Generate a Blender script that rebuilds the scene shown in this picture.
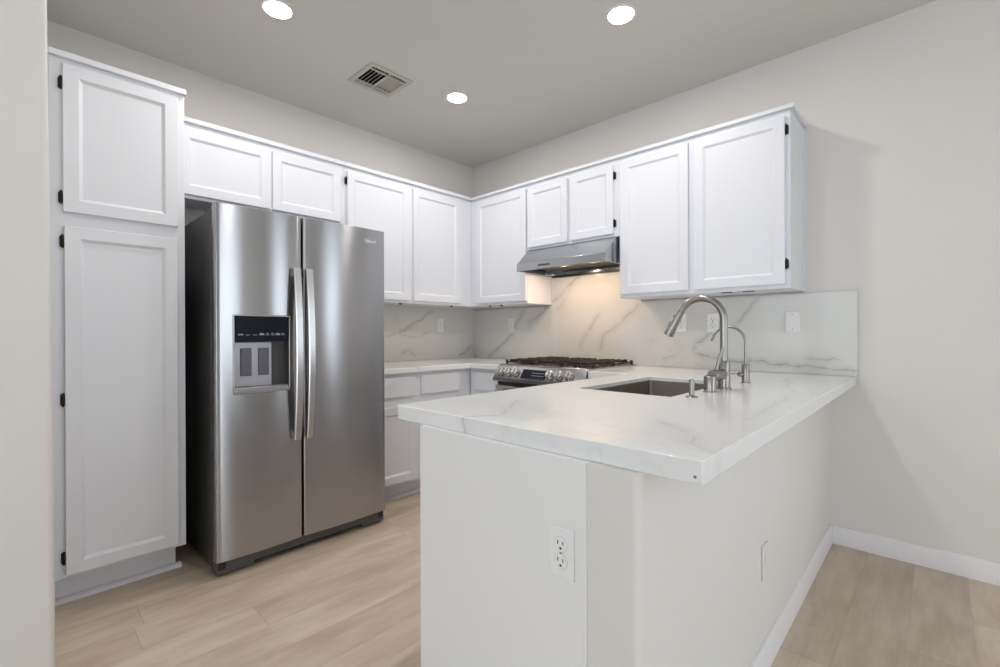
import bpy, bmesh, math, random
from mathutils import Vector, Matrix

for o in list(bpy.data.objects):
    bpy.data.objects.remove(o)
SC = bpy.context.scene
COL = SC.collection
random.seed(4)

# ------------------------------------------------------------------ camera
CAM_POS = Vector((3.0809, 3.2867, 1.1566))
YAW, PITCH, ROLL, FPX = math.radians(223.6023), math.radians(-.1128), math.radians(-.1908), 461.86
fwd = Vector((math.cos(YAW) * math.cos(PITCH), math.sin(YAW) * math.cos(PITCH), math.sin(PITCH)))
rgt = Vector((math.sin(YAW), -math.cos(YAW), 0))
upv = rgt.cross(fwd)
r2 = rgt * math.cos(ROLL) + upv * math.sin(ROLL)
u2 = -rgt * math.sin(ROLL) + upv * math.cos(ROLL)
cam = bpy.data.cameras.new('camera')
cam_ob = bpy.data.objects.new('camera', cam)
COL.objects.link(cam_ob)
cam_ob.matrix_world = Matrix(((r2.x, u2.x, -fwd.x, CAM_POS.x), (r2.y, u2.y, -fwd.y, CAM_POS.y),
                              (r2.z, u2.z, -fwd.z, CAM_POS.z), (0, 0, 0, 1)))
cam.sensor_width = 36
cam.lens = FPX / 1000 * 36
cam.shift_x, cam.shift_y = .0003, -.0004
cam.clip_start = .05
SC.camera = cam_ob

# ------------------------------------------------------------------ light and exposure
vs = SC.view_settings
SC.display_settings.display_device = 'sRGB'
vs.view_transform = 'Standard'
vs.look = 'None'
vs.exposure = 0.18
vs.gamma = 1
vs.use_curve_mapping = False
LAMP_STRENGTH = 188.0
LAMP_COLOR = (1.0, .975, .96)
HOOD_STRENGTH = 560.0
SKY_STRENGTH = 3.2
w = bpy.data.worlds.new('daylight')
SC.world = w
w.use_nodes = True
bg = w.node_tree.nodes['Background']
bg.inputs[0].default_value = (.82, .91, 1.0, 1)
bg.inputs[1].default_value = SKY_STRENGTH

# ------------------------------------------------------------------ helpers
def lin(c):
    return tuple((v / 12.92 if v <= .04045 else ((v + .055) / 1.055) ** 2.4) for v in c)

class NT:
    """small wrapper for building node materials"""
    def __init__(s, name):
        s.m = bpy.data.materials.new(name)
        s.m.use_nodes = True
        s.t = s.m.node_tree
        s.b = s.t.nodes['Principled BSDF']
    def n(s, typ, **kw):
        nd = s.t.nodes.new(typ)
        for k, v in kw.items():
            setattr(nd, k, v)
        return nd
    def put(s, sock, v):
        if isinstance(v, bpy.types.NodeSocket):
            s.t.links.new(v, sock)
        else:
            sock.default_value = v
    def math(s, op, a, b=0.0, c=0.0, clamp=False):
        nd = s.n('ShaderNodeMath', operation=op, use_clamp=clamp)
        s.put(nd.inputs[0], a); s.put(nd.inputs[1], b); s.put(nd.inputs[2], c)
        return nd.outputs[0]
    def dot(s, a, vec):
        nd = s.n('ShaderNodeVectorMath', operation='DOT_PRODUCT')
        s.put(nd.inputs[0], a); s.put(nd.inputs[1], vec)
        return nd.outputs['Value']
    def mapr(s, v, a, b, c, d):
        nd = s.n('ShaderNodeMapRange')
        nd.interpolation_type = 'SMOOTHSTEP'
        for i, x in enumerate((v, a, b, c, d)):
            s.put(nd.inputs[i], x)
        return nd.outputs[0]
    def mix(s, f, a, b):
        nd = s.n('ShaderNodeMix', data_type='RGBA')
        s.put(nd.inputs[0], f)
        s.put(nd.inputs[6], a if isinstance(a, bpy.types.NodeSocket) else (*a, 1))
        s.put(nd.inputs[7], b if isinstance(b, bpy.types.NodeSocket) else (*b, 1))
        return nd.outputs[2]
    def pos(s):
        return s.n('ShaderNodeNewGeometry').outputs['Position']
    def scaled(s, v, sc):
        nd = s.n('ShaderNodeVectorMath', operation='MULTIPLY')
        s.put(nd.inputs[0], v); nd.inputs[1].default_value = sc
        return nd.outputs[0]
    def noise(s, v, scale, detail=2.0, rough=.5):
        nd = s.n('ShaderNodeTexNoise')
        s.put(nd.inputs['Vector'], v)
        nd.inputs['Scale'].default_value = scale
        nd.inputs['Detail'].default_value = detail
        nd.inputs['Roughness'].default_value = rough
        return nd.outputs['Fac']
    def bump(s, h, strength, dist):
        nd = s.n('ShaderNodeBump')
        nd.inputs['Strength'].default_value = strength
        nd.inputs['Distance'].default_value = dist
        s.put(nd.inputs['Height'], h)
        s.put(s.b.inputs['Normal'], nd.outputs[0])
    def set(s, color=None, rough=None, metal=None, spec=None, **kw):
        b = s.b.inputs
        if color is not None:
            s.put(b['Base Color'], color if isinstance(color, bpy.types.NodeSocket) else (*color, 1))
        if rough is not None: s.put(b['Roughness'], rough)
        if metal is not None: b['Metallic'].default_value = metal
        if spec is not None: b['Specular IOR Level'].default_value = spec
        for k, v in kw.items():
            s.put(b[k], v)
        return s

def plaster(name, c, bump=.2, scale=150):
    k = NT(name)
    p = k.pos()
    n1 = k.noise(p, 1.3, 2)
    k.set(k.mix(n1, tuple(x * .985 for x in c), tuple(min(1, x * 1.012) for x in c)), .62, spec=.3)
    k.bump(k.noise(p, scale, 3, .55), bump, .004)
    return k.m

def painted(name, c, rough=.38):
    k = NT(name)
    p = k.pos()
    g = k.noise(k.scaled(p, (60, 60, 6)), 1.0, 2)
    k.set(k.mix(g, tuple(x * .985 for x in c), c), rough, spec=.4)
    k.bump(g, .03, .002)
    return k.m

def plain(name, c, rough=.5, metal=0.0, spec=.5, scale=40, vary=.04):
    k = NT(name)
    g = k.noise(k.pos(), scale, 2)
    k.set(k.mix(g, tuple(x * (1 - vary) for x in c), tuple(min(1, x * (1 + vary)) for x in c)), rough, metal, spec)
    return k.m

def brushed(name, c, rough, grain, tangent=(.06, .09, 1), aniso=.7, amount=.03):
    k = NT(name)
    g = k.noise(k.scaled(k.pos(), grain), 1.0, 2)
    k.set(k.mix(g, tuple(x * .98 for x in c), tuple(min(1, x * 1.02) for x in c)), k.mapr(g, .2, .8, rough - amount, rough + amount), 1.0)
    k.b.inputs['Anisotropic'].default_value = aniso
    t = k.n('ShaderNodeCombineXYZ')
    for i in range(3):
        t.inputs[i].default_value = tangent[i]
    k.put(k.b.inputs['Tangent'], t.outputs[0])
    return k.m

def veined(name, axes, veins, base, grey, rough=.12):
    """white quartz with grey veins along given polylines, wandering with noise"""
    k = NT(name)
    p = k.pos()
    ua = [0, 0, 0]; va = [0, 0, 0]
    ua['xyz'.index(axes[0])] = 1; va['xyz'.index(axes[1])] = 1
    warp = k.math('SUBTRACT', k.noise(p, 9.0, 4, .6), .5)
    warp = k.math('MULTIPLY', warp, .075)
    wid = k.mapr(k.noise(p, 6.0, 2), .3, .75, .25, 1.0)
    total = None
    for (pts, width, dark) in veins:
        for a, b in zip(pts[:-1], pts[1:]):
            d = Vector(b) - Vector(a); L = d.length; d /= L
            n = Vector((-d.y, d.x))
            nv = tuple(n.x * ua[i] + n.y * va[i] for i in range(3))
            dv = tuple((d.x * ua[i] + d.y * va[i]) / L for i in range(3))
            s_ = k.math('ADD', k.math('SUBTRACT', k.dot(p, nv), n.dot(Vector(a))), warp)
            t_ = k.math('SUBTRACT', k.dot(p, dv), d.dot(Vector(a)) / L)
            e = .035 / L
            m1 = k.math('MULTIPLY', k.mapr(t_, -e, e, 0, 1), k.mapr(t_, 1 - e, 1 + e, 1, 0))
            wv = k.math('MULTIPLY', wid, width * 1.35)
            line = k.mapr(k.math('ABSOLUTE', s_), k.math('MULTIPLY', wv, .15), wv, 1, 0)
            halo = k.mapr(k.math('ABSOLUTE', s_), 0.0, width * 5, .36, 0)
            v = k.math('MULTIPLY', k.math('MULTIPLY', k.math('MAXIMUM', line, halo), m1), dark)
            total = v if total is None else k.math('MAXIMUM', total, v)
    # faint natural veining everywhere else
    wv2 = k.n('ShaderNodeVectorMath', operation='ADD')
    k.put(wv2.inputs[0], p)
    nn = k.n('ShaderNodeTexNoise'); k.put(nn.inputs['Vector'], p); nn.inputs['Scale'].default_value = 2.6; nn.inputs['Detail'].default_value = 4
    k.put(wv2.inputs[1], k.scaled(nn.outputs['Color'], (.7, .7, .7)))
    f1 = k.math('ABSOLUTE', k.math('SUBTRACT', k.noise(wv2.outputs[0], 1.5, 3), .5))
    faint = k.math('MULTIPLY', k.mapr(f1, 0, .014, 1, 0), .09)
    faint = k.math('MULTIPLY', faint, k.mapr(k.noise(p, 2.2, 1), .45, .65, 0, 1))
    total = k.math('MAXIMUM', total, faint, clamp=True)
    cloud = k.mix(k.noise(p, 2.0, 4), tuple(x * .955 for x in base), base)
    k.set(k.mix(total, cloud, grey), rough, spec=.5)
    return k.m

def wood_floor(name):
    k = NT(name)
    p = k.pos()
    sep = k.n('ShaderNodeSeparateXYZ'); k.put(sep.inputs[0], p)
    X, Y = sep.outputs[0], sep.outputs[1]
    PW, PL, Y0 = .1834, 1.22, 1.18 - 10 * .1834
    ry = k.math('DIVIDE', k.math('SUBTRACT', Y, Y0), PW)
    row = k.math('FLOOR', ry)
    wn = k.n('ShaderNodeTexWhiteNoise', noise_dimensions='1D'); k.put(wn.inputs['W'], row)
    rx = k.math('ADD', k.math('DIVIDE', X, PL), k.math('MULTIPLY', wn.outputs['Value'], 7.3))
    colm = k.math('FLOOR', rx)
    wn2 = k.n('ShaderNodeTexWhiteNoise', noise_dimensions='2D')
    cv = k.n('ShaderNodeCombineXYZ'); k.put(cv.inputs[0], row); k.put(cv.inputs[1], colm)
    k.put(wn2.inputs['Vector'], cv.outputs[0])
    rnd = wn2.outputs['Value']
    # grain
    gv = k.n('ShaderNodeCombineXYZ')
    k.put(gv.inputs[0], k.math('MULTIPLY', X, 2.4)); k.put(gv.inputs[1], k.math('MULTIPLY', Y, 10.0)); k.put(gv.inputs[2], k.math('MULTIPLY', rnd, 37.0))
    g1 = k.noise(gv.outputs[0], 1.0, 4, .6)
    gv2 = k.n('ShaderNodeCombineXYZ')
    k.put(gv2.inputs[0], k.math('MULTIPLY', X, 5.0)); k.put(gv2.inputs[1], k.math('MULTIPLY', Y, 130.0)); k.put(gv2.inputs[2], k.math('MULTIPLY', rnd, 91.0))
    g2 = k.noise(gv2.outputs[0], 1.0, 3, .6)
    c_lo, c_hi = lin((.675, .598, .515)), lin((.872, .820, .748))
    f = k.math('ADD', k.math('MULTIPLY', k.mapr(g1, .28, .72, 0, 1), .50), k.math('MULTIPLY', g2, .34))
    f = k.math('ADD', f, k.math('MULTIPLY', k.math('SUBTRACT', rnd, .5), .14), clamp=True)
    c = k.mix(f, c_lo, c_hi)
    # joints
    ey = k.math('ABSOLUTE', k.math('SUBTRACT', k.math('FRACT', ry), .5))
    ex = k.math('ABSOLUTE', k.math('SUBTRACT', k.math('FRACT', rx), .5))
    jy = k.mapr(ey, .5 - .0018 / PW, .5 - .0006 / PW, 0, 1)
    jx = k.mapr(ex, .5 - .0018 / PL, .5 - .0006 / PL, 0, 1)
    j = k.math('MULTIPLY', k.math('MAXIMUM', k.math('MULTIPLY', jy, .3), k.math('MULTIPLY', jx, .8)), .5)
    c = k.mix(j, c, lin((.42, .34, .27)))
    k.set(c, k.mapr(g2, .2, .8, .36, .48), spec=.4)
    k.bump(k.math('SUBTRACT', k.math('MULTIPLY', g2, .25), j), .12, .0015)
    return k.m

def glow(name, c, s):
    k = NT(name)
    k.set((0.8, .8, .8), .5)
    k.b.inputs['Emission Color'].default_value = (*c, 1)
    k.b.inputs['Emission Strength'].default_value = s
    return k.m

V_A = [([(.502, 1.356), (.876, 1.144)], .0065, .62), ([(1.001, 1.12), (.876, 1.144), (.683, 1.113), (.542, 1.16)], .005, .45),
       ([(.847, .976), (.766, 1.016), (.709, .945)], .006, .5), ([(.207, .925), (.035, 1.024)], .008, .7)]
V_B = [([(.214, .924), (.542, 1.14)], .009, .65), ([(.543, 1.193), (.667, 1.34)], .012, .5), ([(.694, 1.218), (.934, 1.373)], .018, .5),
       ([(.98, 1.40), (1.10, 1.50), (1.259, 1.61)], .012, .5), ([(1.02, 1.33), (1.12, 1.44), (1.16, 1.53)], .008, .35), ([(1.24, 1.02), (1.30, 1.16), (1.42, 1.30)], .009, .42), ([(1.42, 1.02), (1.46, 1.14), (1.60, 1.22), (1.745, 1.368)], .012, .42),
       ([(2.278, 1.191), (2.129, 1.075), (2.122, 1.019), (2.239, .987), (2.478, .976), (2.675, .965), (2.849, .949), (2.975, .951)], .007, .6),
       ([(2.748, 1.006), (2.889, 1.0)], .006, .5), ([(2.384, 1.202), (2.506, 1.358)], .006, .5), ([(1.906, .969), (2.01, .999)], .006, .4)]
V_T = [([(1.85, 2.203), (2.092, 2.353)], .010, .35), ([(1.878, 2.744), (1.981, 2.861), (2.113, 2.918), (2.125, 2.974)], .008, .4),
       ([(2.10, 2.36), (2.22, 2.31)], .008, .5), ([(1.704, 2.913), (1.062, 2.877)], .007, .3), ([(.3, 2.70), (.95, 2.86)], .008, .35), ([(1.25, .35), (1.13, .64)], .006, .5)]

WALL_C = lin((.868, .852, .832))
MAT = dict(
    wall=plaster('greige_wall_paint', WALL_C),
    ceiling=plaster('ceiling_paint', lin((.83, .82, .80)), .08, 140),
    floor=wood_floor('light_oak_planks'),
    white=painted('white_cabinet_paint', lin((.888, .892, .912))),
    panel=painted('white_panel_paint', lin((.925, .918, .912)), .42),
    trim=painted('white_trim_paint', lin((.90, .885, .885)), .4),
    bronze=plain('dark_bronze', lin((.13, .10, .085)), .42, .6),
    copper=plain('copper_clip', lin((.36, .20, .14)), .4, .7),
    steel_door=brushed('brushed_stainless_door', (.425, .425, .437),   .22, (2, 2, 300), aniso=.98, amount=.004),
    steel=brushed('brushed_stainless', (.47, .465, .455), .24, (6, 6, 600), aniso=.4),
    steel_h=brushed('satin_steel_handle', (.62, .615, .61), .27, (8, 8, 8), aniso=.3, amount=.004),
    hood=brushed('hood_stainless', (.42, .435, .45), .22, (60, 2, 60), (.06, .09, 1), .6, .006),
    nickel=brushed('brushed_nickel', (.32, .305, .288), .27, (8, 8, 8), aniso=0, amount=.004),
    sink=brushed('sink_steel', (.36, .315, .275), .33, (60, 60, 60), aniso=0),
    case=plain('grey_appliance_case', lin((.33, .325, .32)), .42, .5),
    black=plain('black_plastic', (.012, .012, .013), .35),
    dark=plain('dark_grey_plastic', (.06, .06, .06), .5),
    grille=plain('grey_grille', (.085, .084, .083), .45),
    duct=plain('dark_duct', (.012, .010, .008), .9, spec=.1),
    iron=plain('cast_iron', (.030, .017, .012), .55, 0, .4, 200, .3),
    glassblack=plain('black_glass', (.008, .010, .016), .08, 0, .18),
    cavity=plain('dispenser_grey', (.40, .40, .42), .38, .6),
    paddle=plain('dispenser_paddle', (.11, .10, .135), .25),
    icon=plain('pale_print', (.30, .34, .40), .5),
    badge=plain('chrome_badge', (.90, .90, .90), .4, .8),
    plate=plain('white_plate', lin((.93, .925, .92)), .35),
    socket=plain('socket_slot', (.035, .03, .028), .6),
    shadow_line=plain('shadow_line_grey', (.55, .54, .53), .6),  # grey that paints the shadow line round each white receptacle
    screw=plain('screw_steel', (.35, .34, .33), .35, .9),
    vent=plain('vent_paint', lin((.76, .745, .70)), .5),
    filter=brushed('grease_filter', (.16, .17, .165), .45, (300, 300, 300), aniso=0),
    led=glow('led_diffuser', LAMP_COLOR, LAMP_STRENGTH),
    halogen=glow('hood_bulb', (1.0, .72, .50), HOOD_STRENGTH),
    marbleA=veined('veined_quartz_left', 'xz', V_A, lin((.83, .825, .805)), lin((.47, .46, .45)), .16),
    marbleB=veined('veined_quartz_right', 'yz', V_B, lin((.83, .825, .805)), lin((.47, .46, .45)), .16),
    quartz=veined('veined_quartz_top', 'xy', V_T, lin((.92, .92, .915)), lin((.62, .62, .63)), .09),
    stain=plain('brown_mark', lin((.50, .43, .38)), .8),
)

def box(bm, x0, x1, y0, y1, z0, z1):
    v = [bm.verts.new((x, y, z)) for x in (x0, x1) for y in (y0, y1) for z in (z0, z1)]
    for f in ((0, 1, 3, 2), (4, 6, 7, 5), (0, 4, 5, 1), (2, 3, 7, 6), (0, 2, 6, 4), (1, 5, 7, 3)):
        bm.faces.new([v[i] for i in f])

def B(*boxes):
    bm = bmesh.new()
    for b in boxes:
        box(bm, *b)
    return bm

def lathe(bm, prof, origin, axis=(0, 0, 1), seg=32):
    """prof: (radius, distance along axis)"""
    a = Vector(axis).normalized()
    e1 = a.orthogonal().normalized(); e2 = a.cross(e1)
    o = Vector(origin)
    rings = []
    for r, h in prof:
        if r < 1e-6:
            rings.append([bm.verts.new(o + a * h)])
        else:
            rings.append([bm.verts.new(o + a * h + (e1 * math.cos(t) + e2 * math.sin(t)) * r)
                          for t in (2 * math.pi * i / seg for i in range(seg))])
    for p, q in zip(rings[:-1], rings[1:]):
        for i in range(seg):
            j = (i + 1) % seg
            if len(p) == 1 and len(q) == 1: continue
            if len(p) == 1: bm.faces.new((p[0], q[i], q[j]))
            elif len(q) == 1: bm.faces.new((p[i], p[j], q[0]))
            else: bm.faces.new((p[i], p[j], q[j], q[i]))
    for R_ in (rings[0], rings[-1]):
        if len(R_) > 1: bm.faces.new(R_)

def cyl(bm, r, a, b, seg=32, bev=0.0):
    a, b = Vector(a), Vector(b)
    L = (b - a).length
    prof = [(r, 0), (r, L)] if not bev else [(r - bev, 0), (r, bev), (r, L - bev), (r - bev, L)]
    lathe(bm, prof, a, b - a, seg)

def tube(bm, pts, rad, seg=20):
    pts = [Vector(p) for p in pts]
    rs = rad if isinstance(rad, (list, tuple)) else [rad] * len(pts)
    t0 = (pts[1] - pts[0]).normalized()
    e = t0.orthogonal().normalized()
    rings = []
    for i, p in enumerate(pts):
        t = (pts[min(i + 1, len(pts) - 1)] - pts[max(i - 1, 0)]).normalized()
        e = (e - t * e.dot(t)).normalized()
        f = t.cross(e)
        rings.append([bm.verts.new(p + (e * math.cos(a) + f * math.sin(a)) * rs[i]) for a in (2 * math.pi * k / seg for k in range(seg))])
    for p, q in zip(rings[:-1], rings[1:]):
        for i in range(seg):
            j = (i + 1) % seg
            bm.faces.new((p[i], p[j], q[j], q[i]))
    bm.faces.new(rings[0]); bm.faces.new(rings[-1])

def prism(bm, poly, axis, a, b):
    """poly in the two remaining axes (cyclic order), extruded from a to b along axis"""
    def P(u, v, t):
        return {'x': (t, u, v), 'y': (u, t, v), 'z': (u, v, t)}[axis]
    A = [bm.verts.new(P(u, v, a)) for u, v in poly]
    Bv = [bm.verts.new(P(u, v, b)) for u, v in poly]
    bm.faces.new(A); bm.faces.new(Bv)
    n = len(poly)
    for i in range(n):
        bm.faces.new((A[i], A[(i + 1) % n], Bv[(i + 1) % n], Bv[i]))

def cells(bm, us, vs_, filled, a, b, axis='z'):
    """slab made of grid cells, with holes where filled(i, j) is False"""
    def P(u, v, t):
        return {'x': (t, u, v), 'y': (u, t, v), 'z': (u, v, t)}[axis]
    cache = {}
    def vert(i, j, t):
        if (i, j, t) not in cache:
            cache[(i, j, t)] = bm.verts.new(P(us[i], vs_[j], (a, b)[t]))
        return cache[(i, j, t)]
    nu, nv = len(us) - 1, len(vs_) - 1
    ok = lambda i, j: 0 <= i < nu and 0 <= j < nv and filled(i, j)
    for i in range(nu):
        for j in range(nv):
            if not ok(i, j): continue
            for t in (0, 1):
                bm.faces.new([vert(i, j, t), vert(i + 1, j, t), vert(i + 1, j + 1, t), vert(i, j + 1, t)])
            for (di, dj, p, q) in ((-1, 0, (i, j), (i, j + 1)), (1, 0, (i + 1, j), (i + 1, j + 1)), (0, -1, (i, j), (i + 1, j)), (0, 1, (i, j + 1), (i + 1, j + 1))):
                if not ok(i + di, j + dj):
                    bm.faces.new([vert(*p, 0), vert(*q, 0), vert(*q, 1), vert(*p, 1)])

def wpos(o):
    p = Vector(o.location)
    while o.parent:
        o = o.parent; p += o.location
    return p

def obj(name, bm, mat, parent=None, bevel=0.0, seg=2, at=None, angle=32):
    """link a bmesh built in world coordinates as ONE mesh object"""
    bmesh.ops.recalc_face_normals(bm, faces=bm.faces[:])
    me = bpy.data.meshes.new(name)
    cs = [v.co.copy() for v in bm.verts]
    c0 = Vector((min(c.x for c in cs) + max(c.x for c in cs), min(c.y for c in cs) + max(c.y for c in cs), 2 * min(c.z for c in cs))) / 2
    if at is not None: c0 = Vector(at)
    bmesh.ops.translate(bm, verts=bm.verts[:], vec=-c0)
    bm.to_mesh(me); bm.free()
    for pl in me.polygons: pl.use_smooth = True
    me.set_sharp_from_angle(angle=math.radians(angle))
    for m in (mat if isinstance(mat, (list, tuple)) else [mat]):
        me.materials.append(MAT[m])
    o = bpy.data.objects.new(name, me)
    COL.objects.link(o)
    if parent is not None:
        o.parent = parent
        o.location = c0 - wpos(parent)
    else:
        o.location = c0
    if bevel:
        md = o.modifiers.new('bevel', 'BEVEL')
        md.width = bevel; md.segments = seg; md.limit_method = 'ANGLE'; md.angle_limit = math.radians(40)
        md.harden_normals = False
    return o

def tag(o, label, cat, group=None):
    o['label'] = label; o['category'] = cat
    if group: o['group'] = group
    return o

def thing(name, loc, label, cat, group=None):
    o = bpy.data.objects.new(name, None)
    COL.objects.link(o)
    o.location = loc
    o.empty_display_size = .1
    return tag(o, label, cat, group)

def struct(name, bm, mat, bevel=0.0, seg=2):
    o = obj(name, bm, mat, None, bevel, seg)
    o['kind'] = 'structure'
    return o

# ------------------------------------------------------------------ the room
H = 2.754
RX, RY = 6.2, 6.6
struct('floor', B((-.12, RX + .12, -.12, RY + .12, -.06, 0)), 'floor')
VX0, VX1, VY0, VY1 = 1.325, 1.626, .577, .866
bm = bmesh.new()
cells(bm, [-.12, VX0 + .03, VX1 - .03, RX + .12], [-.12, VY0 + .03, VY1 - .03, RY + .12], lambda i, j: not (i == 1 and j == 1), H, H + .16)
struct('ceiling', bm, 'ceiling')
struct('wall_back', B((-.12, RX + .12, -.12, 0, 0, H)), 'wall')
bm = bmesh.new()
cells(bm, [0, 4.75, 6.0, RY], [0, .03, 2.35, H], lambda i, j: not (i == 1 and j == 1), -.12, 0, 'x')
struct('wall_right', bm, 'wall')
bm = bmesh.new()
cells(bm, [-.12, 1.15, 2.5, RX + .12], [0, .03, 2.35, H], lambda i, j: not (i == 1 and j == 1), RY, RY + .12, 'y')
struct('wall_front', bm, 'wall')
bm = bmesh.new()
cells(bm, [0, .9, 2.7, 3.3, 6.1, RY], [0, .06, .8, 2.15, H], lambda i, j: not ((i == 3 and j in (1, 2)) or (i == 1 and j == 2)), RX, RX + .12, 'x')
struct('wall_side', bm, 'wall')
bm = bmesh.new()
prism(bm, [(2.994, 0), (3.16, 0), (3.16, H), (3.010, H)], 'y', 0, 1.25)
struct('wall_left', bm, 'wall', .014, 4)
bm = bmesh.new()
R0 = .018
prism(bm, [(0, 2.728), (2.218, 2.728)] + [(2.218 - R0 + R0 * math.cos(math.radians(a)), 2.85 - R0 + R0 * math.sin(math.radians(a))) for a in range(0, 91, 15)] + [(0, 2.85)], 'z', 0, .869)
struct('wall_peninsula', bm, 'wall')

def base_profile(u, d):
    return [(u, 0), (u + d * .014, 0), (u + d * .014, .088), (u + d * .010, .098), (u, .100)]
bm = bmesh.new(); prism(bm, base_profile(0, 1), 'y', 2.864, RY); struct('baseboard_right', bm, 'trim', .0015)
bm = bmesh.new(); prism(bm, base_profile(2.85, 1), 'x', 0, 2.218); struct('baseboard_peninsula', bm, 'trim', .0015)

# ------------------------------------------------------------------ cabinets
def mapper(side):
    return (lambda u, w_, z: (u, w_, z)) if side == 'A' else (lambda u, w_, z: (w_, u, z))

def ubox(bm, side, u0, u1, w0, w1, z0, z1):
    if side == 'A': box(bm, u0, u1, w0, w1, z0, z1)
    else: box(bm, w0, w1, u0, u1, z0, z1)

def door_bm(side, u0, u1, z0, z1, back, front, fw=.050, flat=False):
    s = 1 if front > back else -1
    M = mapper(side)
    bm = bmesh.new()
    rings = [(0, back), (0, front - s * .002), (.002, front)]
    if not flat:
        rings += [(fw, front), (fw + .003, front - s * .0025), (fw + .013, front - s * .009)]
    rv = []
    for ins, w_ in rings:
        rv.append([bm.verts.new(M(u, w_, z)) for u, z in ((u0 + ins, z0 + ins), (u1 - ins, z0 + ins), (u1 - ins, z1 - ins), (u0 + ins, z1 - ins))])
    for p, q in zip(rv[:-1], rv[1:]):
        for i in range(4):
            j = (i + 1) % 4
            bm.faces.new((p[i], p[j], q[j], q[i]))
    bm.faces.new(rv[0]); bm.faces.new(rv[-1])
    return bm

def hinge(side, door, u, w_, z, toward, mat='bronze'):
    M = mapper(side)
    bm = bmesh.new()
    lathe(bm, [(0, -.030), (.004, -.027), (.0065, -.014), (.0065, .014), (.004, .027), (0, .030)], M(u + toward * .0055, w_ - .008, z), (0, 0, 1), 16)
    a, b = sorted((u + toward * .001, u + toward * .014))
    ubox(bm, side, a, b, w_ - .0205, w_ - .0155, z - .022, z + .022)
    obj('hinge', bm, mat, door)

def add_door(cab, side, u0, u1, z0, z1, w0, w1, hinges=(), hside=0, hmat='bronze', name='door', flat=False):
    d = obj(name, door_bm(side, u0, u1, z0, z1, w0, w1, flat=flat), 'white', cab)
    for z in hinges:
        hinge(side, d, u0 if hside < 0 else u1, w1, z, hside, hmat)
    return d

def crown(side, u0, u1, w_, ret=None):
    """thin two-step moulding along the top front edge; ret: depth of the returned end at u1"""
    bm = bmesh.new()
    zt = 2.329 if side == 'A' else 2.3246
    i_, o_ = w_ - .02, w_ + .0195
    poly = [(u0, i_), (u0, o_), (u1, o_), (u1, i_)]
    if ret:
        poly = [(u0, i_), (u0, o_), (u1 + .0195, o_), (u1 + .0195, .002), (u1 - .02, .002), (u1 - .02, i_)]
    prism(bm, poly if side == 'A' else [(b_, a_) for a_, b_ in poly], 'z', 2.3035, zt)
    return bm

TOPZ = 2.3035
DF, DD = .319, .339
# --- pantry
pan = thing('pantry_cabinet', (2.75, .31, 0), 'tall white pantry cabinet with two stacked doors left of the refrigerator', 'cabinet')
obj('body', B((2.508, 2.982, .004, .625, .128, 2.311)), 'white', pan, .0015)
obj('toe_kick', B((2.536, 2.982, .02, .545, 0, .128)), 'white', pan)
bm = bmesh.new()
q = [(.545, 0), (.565, 0), (.564, .008), (.559, .016), (.551, .021), (.545, .022)]
prism(bm, q, 'x', 2.514, 2.982)
obj('shoe_molding', bm, 'white', pan)
bm = B((2.503, 2.982, .605, .6445, 2.311, 2.336))
obj('crown_molding', bm, 'white', pan, .002)
add_door(pan, 'A', 2.538, 2.940, 1.667, 2.288, .625, .645, (2.205, 1.727), 1)
add_door(pan, 'A', 2.540, 2.937, .143, 1.608, .625, .645, (1.543, .879, .216), 1)

# --- wall A uppers
c = thing('wall_cabinet', (2.0, .16, 1.90), 'short two-door white wall cabinet directly above the refrigerator', 'cabinet')
obj('body', B((1.515, 2.505, .004, DF, 1.912, TOPZ)), 'white', c, .0015)
obj('face_frame', B((1.515, 2.505, DF - .019, DF, 1.893, 1.912)), 'white', c)
obj('crown_molding', crown('A', 1.515, 2.505, DF), 'white', c, .002)
add_door(c, 'A', 2.003, 2.475, 1.911, 2.270, DF, DD)
add_door(c, 'A', 1.546, 1.990, 1.911, 2.270, DF, DD, (2.225, 1.955), -1, 'white')

c = thing('wall_cabinet', (.9, .16, 1.381), 'white two-door wall cabinet on the left wall between refrigerator and corner', 'cabinet')
obj('body', B((.321, 1.514, .004, DF, 1.381, TOPZ)), 'white', c, .0015)
obj('crown_molding', crown('A', .338, 1.514, DF), 'white', c, .002)
add_door(c, 'A', .988, 1.497, 1.402, 2.272, DF, DD, (2.205, 1.47), 1)
add_door(c, 'A', .462, .947, 1.402, 2.272, DF, DD)
for x in (1.052, .544):
    bm = bmesh.new(); lathe(bm, [(.014, -.0), (.014, -.006), (.006, -.012), (0, -.012)], (x, .312, 1.381), (0, 0, 1), 16)
    obj('clip', bm, 'bronze', c)

# --- wall B uppers
c = thing('wall_cabinet', (.16, .5, 1.381), 'white single-door wall cabinet in the corner, left of the range hood', 'cabinet')
obj('body', B((.004, DF, .004, .958, 1.381, TOPZ)), 'white', c, .0015)
obj('crown_molding', crown('B', .338, .958, DF), 'white', c, .002)
add_door(c, 'B', .398, .955, 1.402, 2.272, DF, DD)
for y in (.539, .671):
    bm = bmesh.new(); lathe(bm, [(.012, 0), (.012, -.006), (.005, -.011), (0, -.011)], (.312, y, 1.381), (0, 0, 1), 16)
    obj('clip', bm, 'bronze', c)

c = thing('wall_cabinet', (.16, 1.36, 1.79), 'short white two-door wall cabinet directly above the range hood', 'cabinet')
obj('body', B((.004, DF, .959, 1.754, 1.791, TOPZ)), 'white', c, .0015)
obj('crown_molding', crown('B', .959, 1.754, DF), 'white', c, .002)
add_door(c, 'B', .975, 1.344, 1.809, 2.270, DF, DD)
add_door(c, 'B', 1.373, 1.716, 1.809, 2.270, DF, DD, (2.195, 1.878), 1)

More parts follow.
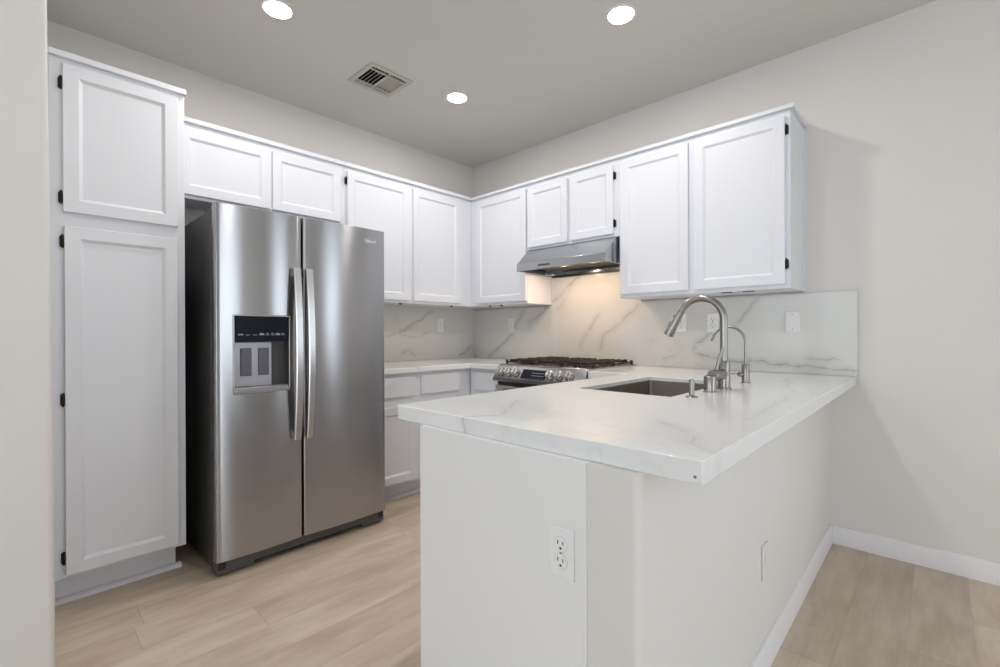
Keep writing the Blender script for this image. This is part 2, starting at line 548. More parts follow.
c = thing('wall_cabinet', (.16, 2.24, 1.381), 'large white two-door wall cabinet right of the range hood, above the faucet', 'cabinet')
obj('body', B((.004, DF, 1.755, 2.730, 1.381, TOPZ)), 'white', c, .0015)
obj('crown_molding', crown('B', 1.755, 2.730, DF, True), 'white', c, .002)
bm = B((.0, .02, 2.7302, 2.738, 1.381, 2.288))
obj('scribe_trim', bm, 'white', c)
add_door(c, 'B', 1.776, 2.211, 1.402, 2.272, DF, DD)
add_door(c, 'B', 2.247, 2.709, 1.402, 2.272, DF, DD, (2.199, 1.505), 1)
for y in (2.405, 2.52):
    obj('clip', B((.262, .275, y - .03, y + .03, 1.3765, 1.381)), 'copper' if y > 2.5 else 'bronze', c, .002)

# --- base cabinets
ZC, TH = .9156, .0465
CB = ZC - TH
c = thing('base_cabinet', (1.05, .3, 0), 'white base cabinet with drawers over doors, beside the refrigerator', 'cabinet')
obj('body', B((.602, 1.515, .004, .60, .112, ZC - .039)), 'white', c, .0015)
obj('toe_kick', B((.604, 1.515, .03, .525, 0, .112)), 'white', c)
bm = bmesh.new(); prism(bm, [(a - .02, b) for a, b in q], 'x', .60, 1.515); obj('shoe_molding', bm, 'white', c)
add_door(c, 'A', 1.143, 1.500, .716, .850, .60, .62, name='drawer', flat=True)
add_door(c, 'A', .733, 1.085, .716, .850, .60, .62, name='drawer', flat=True)
add_door(c, 'A', 1.131, 1.500, .132, .650, .60, .62)
add_door(c, 'A', .733, 1.085, .132, .650, .60, .62)
c = thing('base_cabinet', (.3, .78, 0), 'narrow white base cabinet in the corner, touching the range on its left', 'cabinet')
obj('body', B((.004, .60, .602, .940, .112, ZC - .039)), 'white', c, .0015)
obj('toe_kick', B((.03, .525, .622, .940, 0, .112)), 'white', c)
add_door(c, 'B', .676, .925, .716, .850, .60, .62, name='drawer', flat=True)
add_door(c, 'B', .676, .925, .132, .650, .60, .62)

c = thing('peninsula_cabinet', (1.4, 2.42, 0), 'white peninsula base cabinet with smooth end panel carrying an outlet', 'cabinet')
obj('end_panel', B((2.198, 2.218, 2.123, 2.716, 0, CB)), 'panel', c, .001)
obj('edge_trim', B((2.200, 2.2245, 2.7165, 2.7278, 0, CB)), 'panel', c, .002)
obj('face_frame', B((.61, 2.197, 2.123, 2.141, .112, CB - .002)), 'white', c)
obj('back_panel', B((.61, 2.197, 2.708, 2.726, .112, CB - .002)), 'white', c)
obj('bottom_panel', B((.61, 2.197, 2.141, 2.708, .112, .130)), 'white', c)
obj('side_panel', B((.61, .628, 2.141, 2.708, .130, CB - .002)), 'white', c)
obj('toe_kick', B((.61, 2.197, 2.19, 2.70, 0, .112)), 'white', c)
obj('filler', B((.004, .60, 1.716, 2.122, .112, CB - .002), (.004, .52, 1.716, 2.122, 0, .112)), 'white', c)
for i in range(4):
    x0 = .66 + i * .385
    add_door(c, 'A', x0, x0 + .36, .132, .650, 2.1225, 2.1025)
    add_door(c, 'A', x0, x0 + .36, .716, .850, 2.1225, 2.1025, name='drawer', flat=True)

# ------------------------------------------------------------------ worktops and backsplash
bm = bmesh.new()
cells(bm, [.016, .64, 1.52], [.016, .64, .942], lambda i, j: not (i == 1 and j == 1), ZC - .038, ZC)
tag(obj('countertop', bm, 'quartz', None, .003), 'white quartz corner countertop running from the range to the refrigerator', 'countertop')
SX0, SX1, SY0, SY1 = .722, 1.412, 2.157, 2.567
SLAB = .021
def slab(bm, us, vs_, bottom, zt):
    """worktop from grid cells; bottom(i, j) gives the underside height of a cell, None for a hole"""
    cache = {}
    def V(i, j, z):
        if (i, j, z) not in cache: cache[i, j, z] = bm.verts.new((us[i], vs_[j], z))
        return cache[i, j, z]
    nu, nv = len(us) - 1, len(vs_) - 1
    bt = lambda i, j: bottom(i, j) if 0 <= i < nu and 0 <= j < nv else None
    for i in range(nu):
        for j in range(nv):
            zb_ = bt(i, j)
            if zb_ is None: continue
            for z in (zt, zb_):
                bm.faces.new([V(i, j, z), V(i + 1, j, z), V(i + 1, j + 1, z), V(i, j + 1, z)])
            for (di, dj, p, q_) in ((-1, 0, (i, j), (i, j + 1)), (1, 0, (i + 1, j), (i + 1, j + 1)), (0, -1, (i, j), (i + 1, j)), (0, 1, (i, j + 1), (i + 1, j + 1))):
                o2 = bt(i + di, j + dj)
                if o2 is None:
                    bm.faces.new([V(*p, zb_), V(*q_, zb_), V(*q_, zt), V(*p, zt)])
                elif o2 > zb_ + 1e-6:
                    bm.faces.new([V(*p, zb_), V(*q_, zb_), V(*q_, o2), V(*p, o2)])
us_ = [.016, .615, .64, SX0, SX1, 2.1795, 2.201]
vs2 = [1.714, 1.977, 1.999, SY0, SY1, 2.946, 2.968]
def under(i, j):
    if j == 0: return ZC - TH if i == 1 else (ZC - SLAB if i == 0 else None)
    if i == 3 and j == 3: return None
    if i == 5 or j == 5: return ZC - TH
    if j == 1 and i >= 2: return ZC - TH
    return ZC - SLAB
bm = bmesh.new()
slab(bm, us_, vs2, under, ZC)
top = tag(obj('countertop', bm, 'quartz', None, .0025), 'large white veined quartz peninsula countertop with the sink cut into it', 'countertop')
bm = bmesh.new(); lathe(bm, [(.0032, 0), (.0032, .0006), (0, .0007)], (2.2008, 2.954, .8835), (1, 0, 0), 16)
obj('chip', bm, 'stain', top)
bm = bmesh.new(); cells(bm, [0.017, 1.52], [ZC, 1.3805], lambda i, j: True, .001, .016, 'y')
tag(obj('backsplash', bm, 'marbleA', None, .001), 'veined quartz backsplash on the left wall beside the refrigerator', 'backsplash')
bm = bmesh.new(); cells(bm, [0.001, .960, 1.752, 2.974], [ZC, 1.371, 1.789], lambda i, j: j == 0 or i == 1, .001, .016, 'x')
tag(obj('backsplash', bm, 'marbleB', None, .001), 'veined quartz backsplash behind range and faucet on the right wall', 'backsplash')

# ------------------------------------------------------------------ sink
snk = thing('sink', (1.067, 2.362, ZC - SLAB - .22), 'undermount stainless steel sink bowl sunk into the peninsula countertop', 'sink')
bm = bmesh.new()
o_, t_, zb = .004, .0015, ZC - SLAB - .22
x0, x1, y0, y1 = SX0 - o_, SX1 + o_, SY0 - o_, SY1 + o_
def rrect(x0, x1, y0, y1, r, n=6):
    pts = []
    for cx, cy, a0 in ((x1 - r, y1 - r, 0), (x0 + r, y1 - r, 90), (x0 + r, y0 + r, 180), (x1 - r, y0 + r, 270)):
        for i in range(n + 1):
            a = math.radians(a0 + 90 * i / n)
            pts.append((cx + r * math.cos(a), cy + r * math.sin(a)))
    return pts
rings = []
for (ins, z, r) in ((-.018, ZC - SLAB - .0005, .03), (0, ZC - SLAB - .0005, .014), (.002, zb + .02, .014), (.007, zb + .006, .014), (.02, zb, .012)):
    rings.append([bm.verts.new((x, y, z)) for x, y in rrect(x0 + ins, x1 - ins, y0 + ins, y1 - ins, r)])
for p_, q_ in zip(rings[:-1], rings[1:]):
    n = len(p_)
    for i in range(n):
        bm.faces.new((p_[i], p_[(i + 1) % n], q_[(i + 1) % n], q_[i]))
bm.faces.new(rings[-1])
so = obj('bowl', bm, 'sink', snk)
md = so.modifiers.new('thickness', 'SOLIDIFY'); md.thickness = .0015; md.offset = -1
bm = bmesh.new(); lathe(bm, [(.052, .0), (.052, .004), (.040, .005), (.036, .001), (0, .001)], (1.067, 2.362, zb + .0005), (0, 0, 1), 32)
obj('drain', bm, 'nickel', snk)

# ------------------------------------------------------------------ tap ware, all standing on the peninsula worktop
FX, FY = 1.031, 2.632
fa = thing('kitchen_faucet', (FX, FY, ZC), 'tall gooseneck pull-down kitchen faucet in brushed nickel behind the sink', 'faucet')
bm = bmesh.new(); lathe(bm, [(.029, 0), (.029, .006), (.0245, .008), (.0245, .116), (.0235, .118), (.015, .118)], (FX, FY, ZC))
obj('base', bm, 'nickel', fa)
R_, cz = .0945, 1.206
pts = [(FX, FY, ZC + .116), (FX, FY, 1.08), (FX, FY, 1.15)]
for i in range(0, 25):
    a = math.radians(154 * i / 24)
    pts.append((FX, FY - R_ + R_ * math.cos(a), cz + R_ * math.sin(a)))
bm = bmesh.new(); tube(bm, pts, .0148, 28)
obj('spout', bm, 'nickel', fa)
e0 = Vector(pts[-1]); dr = (Vector(pts[-1]) - Vector(pts[-2])).normalized()
bm = bmesh.new()
lathe(bm, [(.0145, 0), (.0152, .001), (.0155, .03), (.0185, .065), (.0225, .112), (.0225, .119), (.019, .121), (.019, .117), (0, .117)], e0 + dr * .0012, dr, 28)
sp = obj('spray_head', bm, 'nickel', fa)
side = dr.cross(Vector((1, 0, 0))).normalized()
if side.y > 0: side = -side
bm = bmesh.new()
pc = e0 + dr * .035 + side * .016
lathe(bm, [(.0065, 0), (.0065, .003), (.003, .004), (0, .004)], pc, side, 16)
pc = e0 + dr * .082 + side * .0185
bmx = Matrix.Identity(3)
tube(bm, [pc - dr * .022, pc - dr * .01, pc + dr * .012, pc + dr * .022], [.003, .0055, .0055, .003], 12)
obj('spray_button', bm, 'black', sp)
bm = bmesh.new(); lathe(bm, [(.0215, 0), (.0228, .002), (.0228, .090), (.020, .095), (0, .096)], (FX + .02, FY, .979), (1, -.10, 0), 28)
hd = obj('handle', bm, 'nickel', fa)
bm = bmesh.new(); tube(bm, [(FX + .082, FY - .006, .985), (FX + .082, FY + .002, 1.02), (FX + .080, FY + .012, 1.06), (FX + .078, FY + .022, 1.09)], [.0075, .0065, .0058, .005], 14)
obj('lever', bm, 'nickel', hd)

GX, GY = .730, 2.631
ff = thing('water_faucet', (GX, GY, ZC), 'slim gooseneck drinking water faucet farther right behind the tall faucet', 'faucet')
bm = bmesh.new(); lathe(bm, [(.021, 0), (.021, .005), (.0165, .007), (.0165, .088), (.0155, .090), (.006, .090)], (GX, GY, ZC))
obj('base', bm, 'nickel', ff)
pts = [(GX, GY, ZC + .088), (GX, GY, 1.06)]
for i in range(0, 21):
    a = math.radians(162 * i / 20)
    pts.append((GX, GY - .074 + .074 * math.cos(a), 1.104 + .074 * math.sin(a)))
pts.append(tuple(Vector(pts[-1]) + Vector((0, -.008, -.016))))
bm = bmesh.new(); tube(bm, pts, .0058, 16)
obj('spout', bm, 'nickel', ff)
bm = bmesh.new(); cyl(bm, .0115, (GX + .012, GY - .010, .957), (GX + .030, GY - .022, .957), 20, .002)
hv = obj('handle', bm, 'nickel', ff)
bm = bmesh.new(); tube(bm, [(GX + .024, GY - .020, .957), (GX + .026, GY - .045, .958), (GX + .028, GY - .075, .9585)], [.0042, .0036, .003], 12)
obj('lever', bm, 'nickel', hv)

bm = bmesh.new(); lathe(bm, [(.0215, 0), (.0215, .003), (.016, .006), (.0095, .008), (.0095, .064), (.008, .066), (0, .066)], (1.371, 2.629, ZC))
tag(obj('soap_dispenser', bm, 'nickel'), 'thin capped nickel post with round foot, nearest the camera beside the sink', 'soap dispenser')
bm = bmesh.new(); lathe(bm, [(.0255, 0), (.0255, .005), (.0235, .007), (.0235, .056), (.0225, .058), (.0225, .062), (.020, .064), (0, .064)], (1.173, 2.625, ZC))
tag(obj('air_gap', bm, 'nickel'), 'short wide nickel air gap cap between thin post and tall faucet', 'air gap')

# ------------------------------------------------------------------ refrigerator
FXL, FXR = 2.4354, 1.5239
fr = thing('refrigerator', (1.98, .45, 0), 'stainless steel side-by-side refrigerator with ice and water dispenser', 'refrigerator')
obj('case', B((FXR + .008, FXL - .002, .05, .765, .03, 1.748)), 'case', fr, .004)
obj('gasket', B((FXR + .014, FXL - .012, .765, .788, .085, 1.75)), 'dark', fr)
GAP0, GAP1 = 2.0225, 2.0305
YF = .847
def door_curve(t, w_):
    """front face y for t in 0..1 across the door: a gentle bow with rounded edges"""
    y = YF - .010 * (2 * t - 1) ** 2
    e = min(t, 1 - t) * w_
    if e < .010:
        y -= .010 - math.sqrt(max(0, .010 ** 2 - (.010 - e) ** 2))
    return y
def fridge_door(x0, x1, z0, z1, hole=None):
    wd = x1 - x0
    xs = [x0 + wd * k for k in (0, .0012, .003, .006, .010, .015, .023)] + [x0 + wd * (.023 + (.954) * k / 22) for k in range(1, 22)] + [x1 - wd * k for k in (.023, .015, .010, .006, .003, .0012, 0)]
    zs = [z0, z1]
    if hole:
        hx0, hx1, hz0, hz1 = hole
        xs = sorted([x for x in xs if min(abs(x - hx0), abs(x - hx1)) > .004] + [hx0, hx1])
        zs = [z0, hz0, hz1, z1]
    bm = bmesh.new()
    F = {}; 
    for i, x in enumerate(xs):
        for j, z in enumerate(zs):
            F[i, j] = bm.verts.new((x, door_curve((x - x0) / wd, wd), z))
    n, m = len(xs), len(zs)
    for i in range(n - 1):
        for j in range(m - 1):
            if hole and hx0 - 1e-6 <= xs[i] < hx1 - 1e-6 and j == 1: continue
            bm.faces.new((F[i, j], F[i + 1, j], F[i + 1, j + 1], F[i, j + 1]))
    yb = .788
    bt = [bm.verts.new((x, yb, z0)) for x in (x0, x1)]; tp = [bm.verts.new((x, yb, z1)) for x in (x0, x1)]
    bm.faces.new([F[i, 0] for i in range(n)] + [bt[1], bt[0]])
    bm.faces.new([F[i, m - 1] for i in range(n)] + [tp[1], tp[0]])
    bm.faces.new([F[0, j] for j in range(m)] + [tp[0], bt[0]])
    bm.faces.new([F[n - 1, j] for j in range(m)] + [tp[1], bt[1]])
    bm.faces.new((bt[0], bt[1], tp[1], tp[0]))
    return bm
DX0, DX1, DZ0, DZ1 = 2.097, 2.361, .868, 1.243
ld = obj('freezer_door', fridge_door(GAP1, FXL, .0764, 1.7694, (DX0, DX1, DZ0, DZ1)), 'steel_door', fr, angle=50)
rd = obj('refrigerator_door', fridge_door(FXR, GAP0, .0764, 1.7694), 'steel_door', fr, angle=50)
# dispenser in the left door
yo = YF - .001
bm = bmesh.new()
cells(bm, [DX0 - .002, DX0 + .005, DX1 - .005, DX1 + .002], [DZ0 - .008, DZ0 + .014, DZ1 - .005, DZ1 + .003], lambda i, j: not (i == 1 and j == 1), YF - .022, YF + .0035, 'y')
dp = obj('dispenser_frame', bm, 'steel', ld, .003)
obj('dispenser_panel', B((DX0 + .007, DX1 - .007, YF - .03, YF - .004, 1.118, DZ1 - .006)), 'glassblack', ld, .002)
bm = bmesh.new()
dd = YF - .052
cells(bm, [DX0, DX0 + .006, DX1 - .006, DX1], [DZ0, DZ0 + .014, 1.118, 1.122], lambda i, j: not (i == 1 and j == 1), dd, YF - .006, 'y')
box(bm, DX0, DX1, dd - .003, dd, DZ0, 1.122)
obj('dispenser_cavity', bm, 'dark', ld)
obj('dispenser_tray', B((DX0 + .008, DX1 - .008, dd + .001, YF - .004, DZ0 + .0145, DZ0 + .022)), 'cavity', ld, .002)
obj('dispenser_back', B((DX0 + .075, DX1 - .012, dd + .001, dd + .012, DZ0 + .023, 1.112)), 'cavity', ld, .003)
for x in (2.295, 2.213):
    obj('paddle', B((x - .025, x + .025, dd + .0125, dd + .020, .945, 1.082)), 'paddle', ld, .005)
bm = bmesh.new()
for i, x in enumerate((2.328, 2.296, 2.264, 2.232, 2.205, 2.180, 2.155, 2.130)):
    wv = (.011, .009, .010, .012, .008, .010, .011, .009)[i]
    box(bm, x - wv, x + wv, YF - .0041, YF - .0036, 1.146, 1.1485 + .004 * (i % 3 == 0))
    if i > 2: box(bm, x - wv * .6, x + wv * .8, YF - .0041, YF - .0036, 1.153, 1.156)
obj('button_marks', bm, 'icon', ld)
# bowed handles
def bow_handle(xc, wd):
    bm = bmesh.new()
    n = 24; z0, z1 = .600, 1.495
    secs = []
    for i in range(n + 1):
        t = i / n
        z = z0 + (z1 - z0) * t
        y = YF + .012 + .031 * math.sin(math.pi * t) ** .8
        th = .014
        secs.append([bm.verts.new(p) for p in ((xc - wd / 2, y, z), (xc - wd / 2, y + th * .7, z), (xc - wd * .36, y + th, z), (xc + wd * .36, y + th, z), (xc + wd / 2, y + th * .7, z), (xc + wd / 2, y, z))])
    for p, q_ in zip(secs[:-1], secs[1:]):
        for i in range(6):
            bm.faces.new((p[i], p[(i + 1) % 6], q_[(i + 1) % 6], q_[i]))
    bm.faces.new(secs[0]); bm.faces.new(secs[-1])
    for z in (z0 + .022, z1 - .022):
        box(bm, xc - wd * .35, xc + wd * .35, YF - .006, YF + .018, z - .02, z + .02)
    return bm
obj('handle', bow_handle(2.066, .039), 'steel_h', ld, .001)
obj('handle', bow_handle(2.001, .039), 'steel_h', rd, .001)
# maker's badge
def text_mesh(s, size):
    cu = bpy.data.curves.new('lettering', 'FONT'); cu.body = s; cu.size = size; cu.extrude = .0006
    cu.align_x = 'CENTER'; cu.align_y = 'CENTER'
    ob = bpy.data.objects.new('lettering', cu); COL.objects.link(ob)
    bpy.context.view_layer.update()
    me = bpy.data.meshes.new_from_object(ob)
    bpy.data.objects.remove(ob)
    return me
bm = bmesh.new(); bm.from_mesh(text_mesh('Whirlpool', .0225))
for v in bm.verts:
    x, y, z = v.co
    v.co = Vector((1.637 - x, .8445 + z, 1.697 + y))
tb = bmesh.new()
for i in range(28):
    a0, a1 = (math.radians(20 + 300 * (i + k) / 28) for k in (0, 1))
    pa = [Vector((1.637 + .017 + .021 * math.cos(a) * s_, .8447, 1.697 + .0125 * math.sin(a) * s_ + .001)) for a, s_ in ((a0, 1), (a1, 1), (a1, .90), (a0, .90))]
    bm.faces.new([bm.verts.new(p) for p in pa])
obj('badge', bm, 'badge', rd)
bm = bmesh.new()
cells(bm, [FXR + .004, FXR + .15, FXL - .17, FXL - .004], [.012, .03, .072], lambda i, j: j == 1 or i != 1, .75, .822, 'y')
bg_ = obj('base_grille', bm, 'grille', fr, .003)
for x0, x1, n0, n1 in ((FXL - .165, FXL - .045, FXL - .043, FXL - .012), (FXR + .045, FXR + .145, FXR + .012, FXR + .043)):
    obj('grille_cap', B((x0, x1, .822, .8265, .030, .068)), 'grille', bg_, .002)
    obj('notch', B((n0, n1, .822, .8232, .034, .068)), 'black', bg_)
for x in (FXR + .06, FXL - .06):
    for y in (.12, .72):
        bm = bmesh.new(); cyl(bm, .02, (x, y, 0.0), (x, y, .035), 16)
        obj('foot', bm, 'black', fr)
obj('hinge_cover', B((FXL - .10, FXL - .01, .64, .76, 1.748, 1.770)), 'dark', fr, .004)
obj('hinge_cover', B((FXR + .01, FXR + .10, .64, .76, 1.748, 1.770)), 'dark', fr, .004)

# ------------------------------------------------------------------ gas range
RY0, RY1 = .946, 1.709
RC = (RY0 + RY1) / 2
ra = thing('gas_range', (.35, RC, 0), 'stainless steel slide-in gas range with black cast iron grates under the hood', 'stove')
obj('body', B((.03, .64, RY0 + .002, RY1 - .002, .06, .905)), 'case', ra, .002)
for x in (.08, .58):
    for y in (RY0 + .05, RY1 - .05):
        bm = bmesh.new(); cyl(bm, .018, (x, y, 0), (x, y, .062), 16); obj('foot', bm, 'black', ra)
obj('cooktop', B((.03, .625, RY0, RY1, .905, .926)), 'steel', ra, .004)
# sloped control panel
bm = bmesh.new()
prism(bm, [(.600, .918), (.632, .918), (.640, .913), (.698, .826), (.700, .812), (.690, .806), (.600, .806)], 'y', RY0, RY1)
cp = obj('control_panel', bm, 'steel', ra, .002)
pn = Vector((.087, 0, .058)).normalized()       # panel normal
pd = Vector((.058, 0, -.087)).normalized()      # down the slope
def on_panel(y, t, off=0):
    return Vector((.640, y, .913)) + pd * t + pn * off
for y in (RY0 + .062, RY0 + .132, RY0 + .202, RY1 - .262, RY1 - .187, RY1 - .110):
    bm = bmesh.new()
    lathe(bm, [(.030, 0), (.030, .006), (.0275, .010), (.026, .030), (.022, .034), (0, .034)], on_panel(y, .052, .0), pn, 28)
    kn = obj('knob', bm, 'steel_h', cp)
    bm = bmesh.new()
    c0 = on_panel(y, .052, .034)
    e1, e2 = pd, Vector((0, 1, 0))
    vs0 = [bm.verts.new(c0 + e1 * a * .021 + e2 * b * .0055 + pn * h_) for h_ in (-.004, .012) for a, b in ((-1, -1), (1, -1), (1, 1), (-1, 1))]
    for f in ((0, 1, 2, 3), (4, 5, 6, 7), (0, 1, 5, 4), (1, 2, 6, 5), (2, 3, 7, 6), (3, 0, 4, 7)):
        bm.faces.new([vs0[i] for i in f])
    obj('grip', bm, 'steel_h', kn, .002)
    bm = bmesh.new(); lathe(bm, [(.033, 0), (.033, .003), (.029, .004)], on_panel(y, .052, .0002), pn, 28)
    obj('bezel', bm, 'dark', kn)
bm = bmesh.new()
vs0 = [bm.verts.new(on_panel(y, t, h_)) for h_ in (-.002, .0015) for y, t in ((RC - .128, .016), (RC + .085, .016), (RC + .085, .088), (RC - .128, .088))]
for f in ((0, 1, 2, 3), (4, 5, 6, 7), (0, 1, 5, 4), (1, 2, 6, 5), (2, 3, 7, 6), (3, 0, 4, 7)):
    bm.faces.new([vs0[i] for i in f])
dsp = obj('display', bm, 'glassblack', cp, .001)
bm = bmesh.new()
for i in range(6):
    y = RC - .04 + i * .018
    for t in (.040, .060):
        a_ = [bm.verts.new(on_panel(yy, tt, .0018)) for yy, tt in ((y, t), (y + .012, t), (y + .012, t + .004), (y, t + .004))]
        bm.faces.new(a_)
obj('display_marks', bm, 'icon', dsp)
od = obj('oven_door', B((.64, .676, RY0 + .004, RY1 - .004, .225, .778)), 'steel', ra, .004)
obj('oven_window', B((.6755, .6775, RY0 + .12, RY1 - .12, .36, .64)), 'glassblack', od, .001)
bm = bmesh.new()
tube(bm, [(.722, RY0 + .045, .735), (.722, RC, .735), (.722, RY1 - .045, .735)], .013, 20)
for y in (RY0 + .08, RY1 - .08):
    cyl(bm, .009, (.672, y, .735), (.722, y, .735), 16)
obj('handle', bm, 'steel_h', od)
obj('storage_drawer', B((.64, .672, RY0 + .004, RY1 - .004, .07, .218)), 'steel', ra, .004)
obj('vent_gap', B((.62, .655, RY0 + .01, RY1 - .01, .779, .806)), 'black', ra)
# burners
for (x, y, r) in ((.18, RY0 + .15, .038), (.47, RY0 + .15, .045), (.325, RC, .04), (.18, RY1 - .15, .036), (.47, RY1 - .15, .05)):
    bm = bmesh.new(); lathe(bm, [(r + .016, 0), (r + .016, .006), (r, .010), (r, .018), (0, .020)], (x, y, .926), (0, 0, 1), 28)
    obj('burner', bm, 'iron', ra)
# grates: three cast iron grids, each a low ring carrying raised fingers
gw = (RY1 - RY0 - .004) / 3
for k in range(3):
    a, b = RY0 + .002 + k * gw + .003, RY0 + .002 + (k + 1) * gw - .003
    x0, x1 = .045, .565
    bm = bmesh.new()
    t = .011
    zl, zm, zh = .934, .943, .958
    for y0, y1 in ((a, a + t), (b - t, b)):
        box(bm, x0, x1, y0, y1, zl, zm)
    for xx in (x0, x1 - t):
        box(bm, xx, xx + t, a, b, zl, zm)
    mid = (a + b) / 2
    for xx in (.19, .30, .42):
        box(bm, xx - t / 2, xx + t / 2, a, b, zm, zh)
    n = 4
    for i in range(n):
        y = a + (b - a) * (i + 1) / (n + 1)
        for xa, xb in ((x0, .155), (.225, .27), (.33, .385), (.455, x1)):
            box(bm, xa, xb, y - t / 2, y + t / 2, zm - .001, zh)
    for x in (x0, x1 - t * 1.4, .295):
        for y in (a, b - t * 1.3):
            box(bm, x, x + t * 1.4, y, y + t * 1.3, .926, zh - .004)
    obj('grate', bm, 'iron', ra, .002)

# ------------------------------------------------------------------ range hood
HY0, HY1 = .981, 1.741
hd = thing('range_hood', (.22, (HY0 + HY1) / 2, 1.61), 'stainless steel under-cabinet range hood above the gas range', 'range hood')
bm = bmesh.new()
zB, zL, zT = 1.612, 1.668, 1.789
P = {}
prof = [(.018, zB), (.018, zT), (.335, zT), (.470, zL), (.475, zB)]
# outer shell, left end tapers inwards at the front like the photograph's mitred corners
ends = [[bm.verts.new((x, y, z)) for x, z in prof] for y in (HY0, HY1)]
for e in ends: bm.faces.new(e)
for i in range(4):
    bm.faces.new((ends[0][i], ends[0][i + 1], ends[1][i + 1], ends[1][i]))
outer = [ends[0][0], ends[0][4], ends[1][4], ends[1][0]]
inner = [bm.verts.new((x, y, zB)) for x, y in ((.030, HY0 + .012), (.463, HY0 + .012), (.463, HY1 - .012), (.030, HY1 - .012))]
roof = [bm.verts.new((v.co.x, v.co.y, zB + .046)) for v in inner]
for i in range(4):
    j = (i + 1) % 4
    bm.faces.new((outer[i], outer[j], inner[j], inner[i]))
    bm.faces.new((inner[i], inner[j], roof[j], roof[i]))
bm.faces.new(roof)
obj('canopy', bm, 'hood', hd, .002)
for a, b in ((HY0 + .06, 1.35), (1.362, HY1 - .06)):
    bm = B((.06, .25, a, b, zB + .034, zB + .0455))
    for i in range(9):
        y = a + (b - a) * (i + .5) / 9
        box(bm, .07, .24, y - .004, y + .004, zB + .032, zB + .034)
    obj('grease_filter', bm, 'filter', hd)
obj('rear_lip', B((.018, .034, HY0 + .003, HY1 - .003, zB - .012, zB + .006)), 'black', hd)
for y in (1.23, 1.49):
    bm = bmesh.new(); lathe(bm, [(.032, .0), (.032, -.006), (.026, -.008), (.024, -.006)], (.30, y, zB + .0455), (0, 0, 1), 24)
    li = obj('lamp_ring', bm, 'steel', hd)
    bm = bmesh.new(); lathe(bm, [(.019, 0), (.016, -.004), (0, -.006)], (.30, y, zB + .0415), (0, 0, 1), 24)
    obj('bulb', bm, 'halogen', li)
bm = bmesh.new()
for i in range(5):
    y = 1.195 + i * .022
    cyl(bm, .0065, (.470, y, 1.640), (.4775, y, 1.640), 16, .001)
obj('button_row', bm, 'black', hd)

# ------------------------------------------------------------------ outlets
def outlet(loc, nrm, label, kind='duplex', mat='plate'):
    """wall plate .07 x .115 m facing nrm ('x' or 'y')"""
    M = (lambda u, w_, z: (loc[0] + w_, loc[1] + u, loc[2] + z)) if nrm == 'x' else (lambda u, w_, z: (loc[0] - u, loc[1] + w_, loc[2] + z))
    def bx(bm, u0, u1, w0, w1, z0, z1):
        a, b = M(u0, w0, z0), M(u1, w1, z1)
        box(bm, *(v for i in range(3) for v in sorted((a[i], b[i]))))
    o = thing('wall_outlet' if kind == 'duplex' else 'blank_plate', loc, label, 'outlet' if kind == 'duplex' else 'wall plate', 'outlets and wall plates')
    bm = bmesh.new(); bx(bm, -.035, .035, 0, .006, -.0585, .0585)
    obj('plate', bm, mat, o, .0025)
    ax = (1, 0, 0) if nrm == 'x' else (0, 1, 0)
    if kind == 'duplex':
        for s in (1, -1):
            bm = bmesh.new()
            lathe(bm, [(.0172, .004), (.0172, .0072), (.0165, .008), (0, .008)], M(0, 0, s * .0195), ax, 24)
            rc = obj('receptacle', bm, mat, o)
            bm = bmesh.new()
            lathe(bm, [(.0184, .004), (.0184, .0063), (.0172, .0063)], M(0, 0, s * .0195), ax, 24)
            obj('shadow_line', bm, 'shadow_line' if mat == 'plate' else mat, rc)  # ring outlining the receptacle, its shade painted grey on white plates
            bm = bmesh.new()
            bx(bm, -.0085, -.0060, .0078, .0084, s * .0195 + .000, s * .0195 + .009)
            bx(bm, .0055, .0080, .0078, .0084, s * .0195 + .000, s * .0195 + .008)
            lathe(bm, [(.0032, .0078), (.0032, .0084), (0, .0084)], M(0, 0, s * .0195 - .0085), ax, 12)
            obj('slots', bm, 'socket' if mat == 'plate' else mat, rc)
        zs = (0,)
    else:
        zs = (.042, -.042)
    for z in zs:
        bm = bmesh.new(); lathe(bm, [(.0036, .005), (.0036, .0068), (.0028, .0076), (0, .0078)], M(0, 0, z), ax, 14)
        obj('screw', bm, 'screw' if mat == 'plate' else mat, o)
    return o
outlet((.428, .016, 1.219), 'y', 'white outlet on left-wall backsplash between refrigerator and corner')
outlet((.016, .513, 1.220), 'x', 'white outlet on right-wall backsplash nearest the corner, left of the range')
outlet((.016, 2.040, 1.214), 'x', 'white outlet partly hidden behind the faucet spray head')
outlet((.016, 2.243, 1.212), 'x', 'white outlet seen through the arch of the tall faucet')
outlet((.016, 2.679, 1.210), 'x', 'blank white wall plate near the right end of the backsplash', 'blank')
outlet((2.218, 2.661, .653), 'x', 'white outlet on the end panel of the peninsula')
outlet((1.312, 2.850, .370), 'y', 'wall-coloured outlet low on the long side of the peninsula', 'duplex', 'wall')

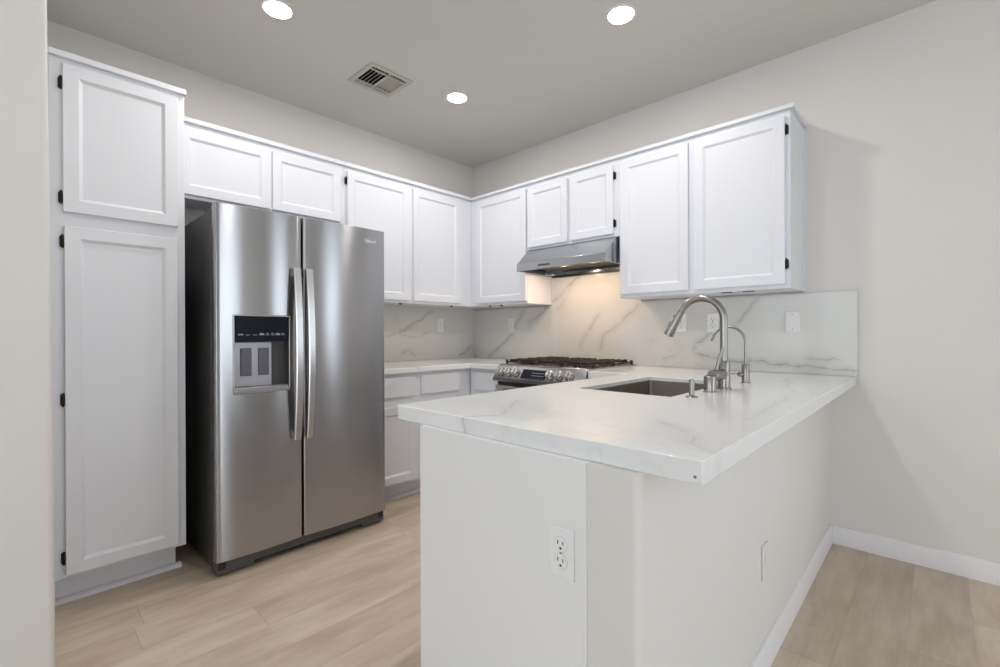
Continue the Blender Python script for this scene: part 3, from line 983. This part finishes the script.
# ------------------------------------------------------------------ ceiling fixtures
def downlight(x, y, label):
    o = thing('recessed_light', (x, y, H), label, 'ceiling light', 'recessed ceiling lights')
    bm = bmesh.new()
    seg = 40
    rings = []
    for r, z in ((.073, H), (.073, H - .003), (.069, H - .005), (.0625, H - .005), (.0615, H - .001)):
        rings.append([bm.verts.new((x + r * math.cos(2 * math.pi * i / seg), y + r * math.sin(2 * math.pi * i / seg), z)) for i in range(seg)])
    for p, q_ in zip(rings[:-1], rings[1:]):
        for i in range(seg):
            bm.faces.new((p[i], p[(i + 1) % seg], q_[(i + 1) % seg], q_[i]))
    obj('trim_ring', bm, 'plate', o)
    bm = bmesh.new(); lathe(bm, [(.0613, 0), (.0613, -.003), (0, -.0042)], (x, y, H), (0, 0, 1), 40)
    obj('diffuser', bm, 'led', o)
downlight(2.180, .923, 'leftmost round recessed ceiling light, above the refrigerator')
downlight(.969, 2.126, 'rightmost round recessed ceiling light, above the sink')
downlight(1.000, .911, 'middle round recessed ceiling light, right of the ceiling vent near the corner')
downlight(2.180, 2.126, 'round recessed ceiling light above the near end of the peninsula')

ve = thing('ceiling_vent', ((VX0 + VX1) / 2, (VY0 + VY1) / 2, H), 'square louvred air vent in the ceiling between two lights', 'vent')
bm = bmesh.new()
xm, F_ = 1.475, .031
cells(bm, [VX0, VX0 + F_, VX1 - F_, VX1], [VY0, VY0 + F_, VY1 - F_, VY1], lambda i, j: not (i == 1 and j == 1), H - .008, H - .0005)
obj('frame', bm, 'vent', ve, .004)
bm = B((xm - .006, xm + .006, VY0 + F_, VY1 - F_, H - .007, H + .0005), (VX0 + F_, VX1 - F_, .802, .812, H - .007, H + .0005), (VX0 + F_, VX1 - F_, .628, .636, H - .007, H + .0005))
obj('divider', bm, 'vent', ve)
def slat(axis, c, a, b, tilt, wd=.026):
    bm = bmesh.new()
    dx, dz = wd / 2 * math.cos(tilt), wd / 2 * math.sin(tilt)
    tx, tz = -math.sin(tilt) * .0009, math.cos(tilt) * .0009
    zc = H + .008
    poly = [(c - dx - tx, zc - dz - tz), (c + dx - tx, zc + dz - tz), (c + dx + tx, zc + dz + tz), (c - dx + tx, zc - dz + tz)]
    prism(bm, poly, axis, a, b)
    obj('slat', bm, 'vent', ve)
for i in range(5):
    slat('y', xm + .020 + i * .0235, .637, .801, math.radians(122))
    slat('y', xm - .020 - i * .0235, .637, .801, math.radians(40))
for x0, x1 in ((VX0 + F_, xm - .007), (xm + .007, VX1 - F_)):
    slat('x', .826, x0, x1, math.radians(90), .006)
    slat('x', .618, x0, x1, math.radians(140), .022)
bm = bmesh.new()
box(bm, VX0 + .031, VX1 - .031, VY0 + .031, VY1 - .031, H + .145, H + .155)
cells(bm, [VX0 + .0305, VX0 + .034, VX1 - .034, VX1 - .0305], [VY0 + .0305, VY0 + .034, VY1 - .034, VY1 - .0305], lambda i, j: not (i == 1 and j == 1), H + .022, H + .15)
obj('duct', bm, 'duct', ve)
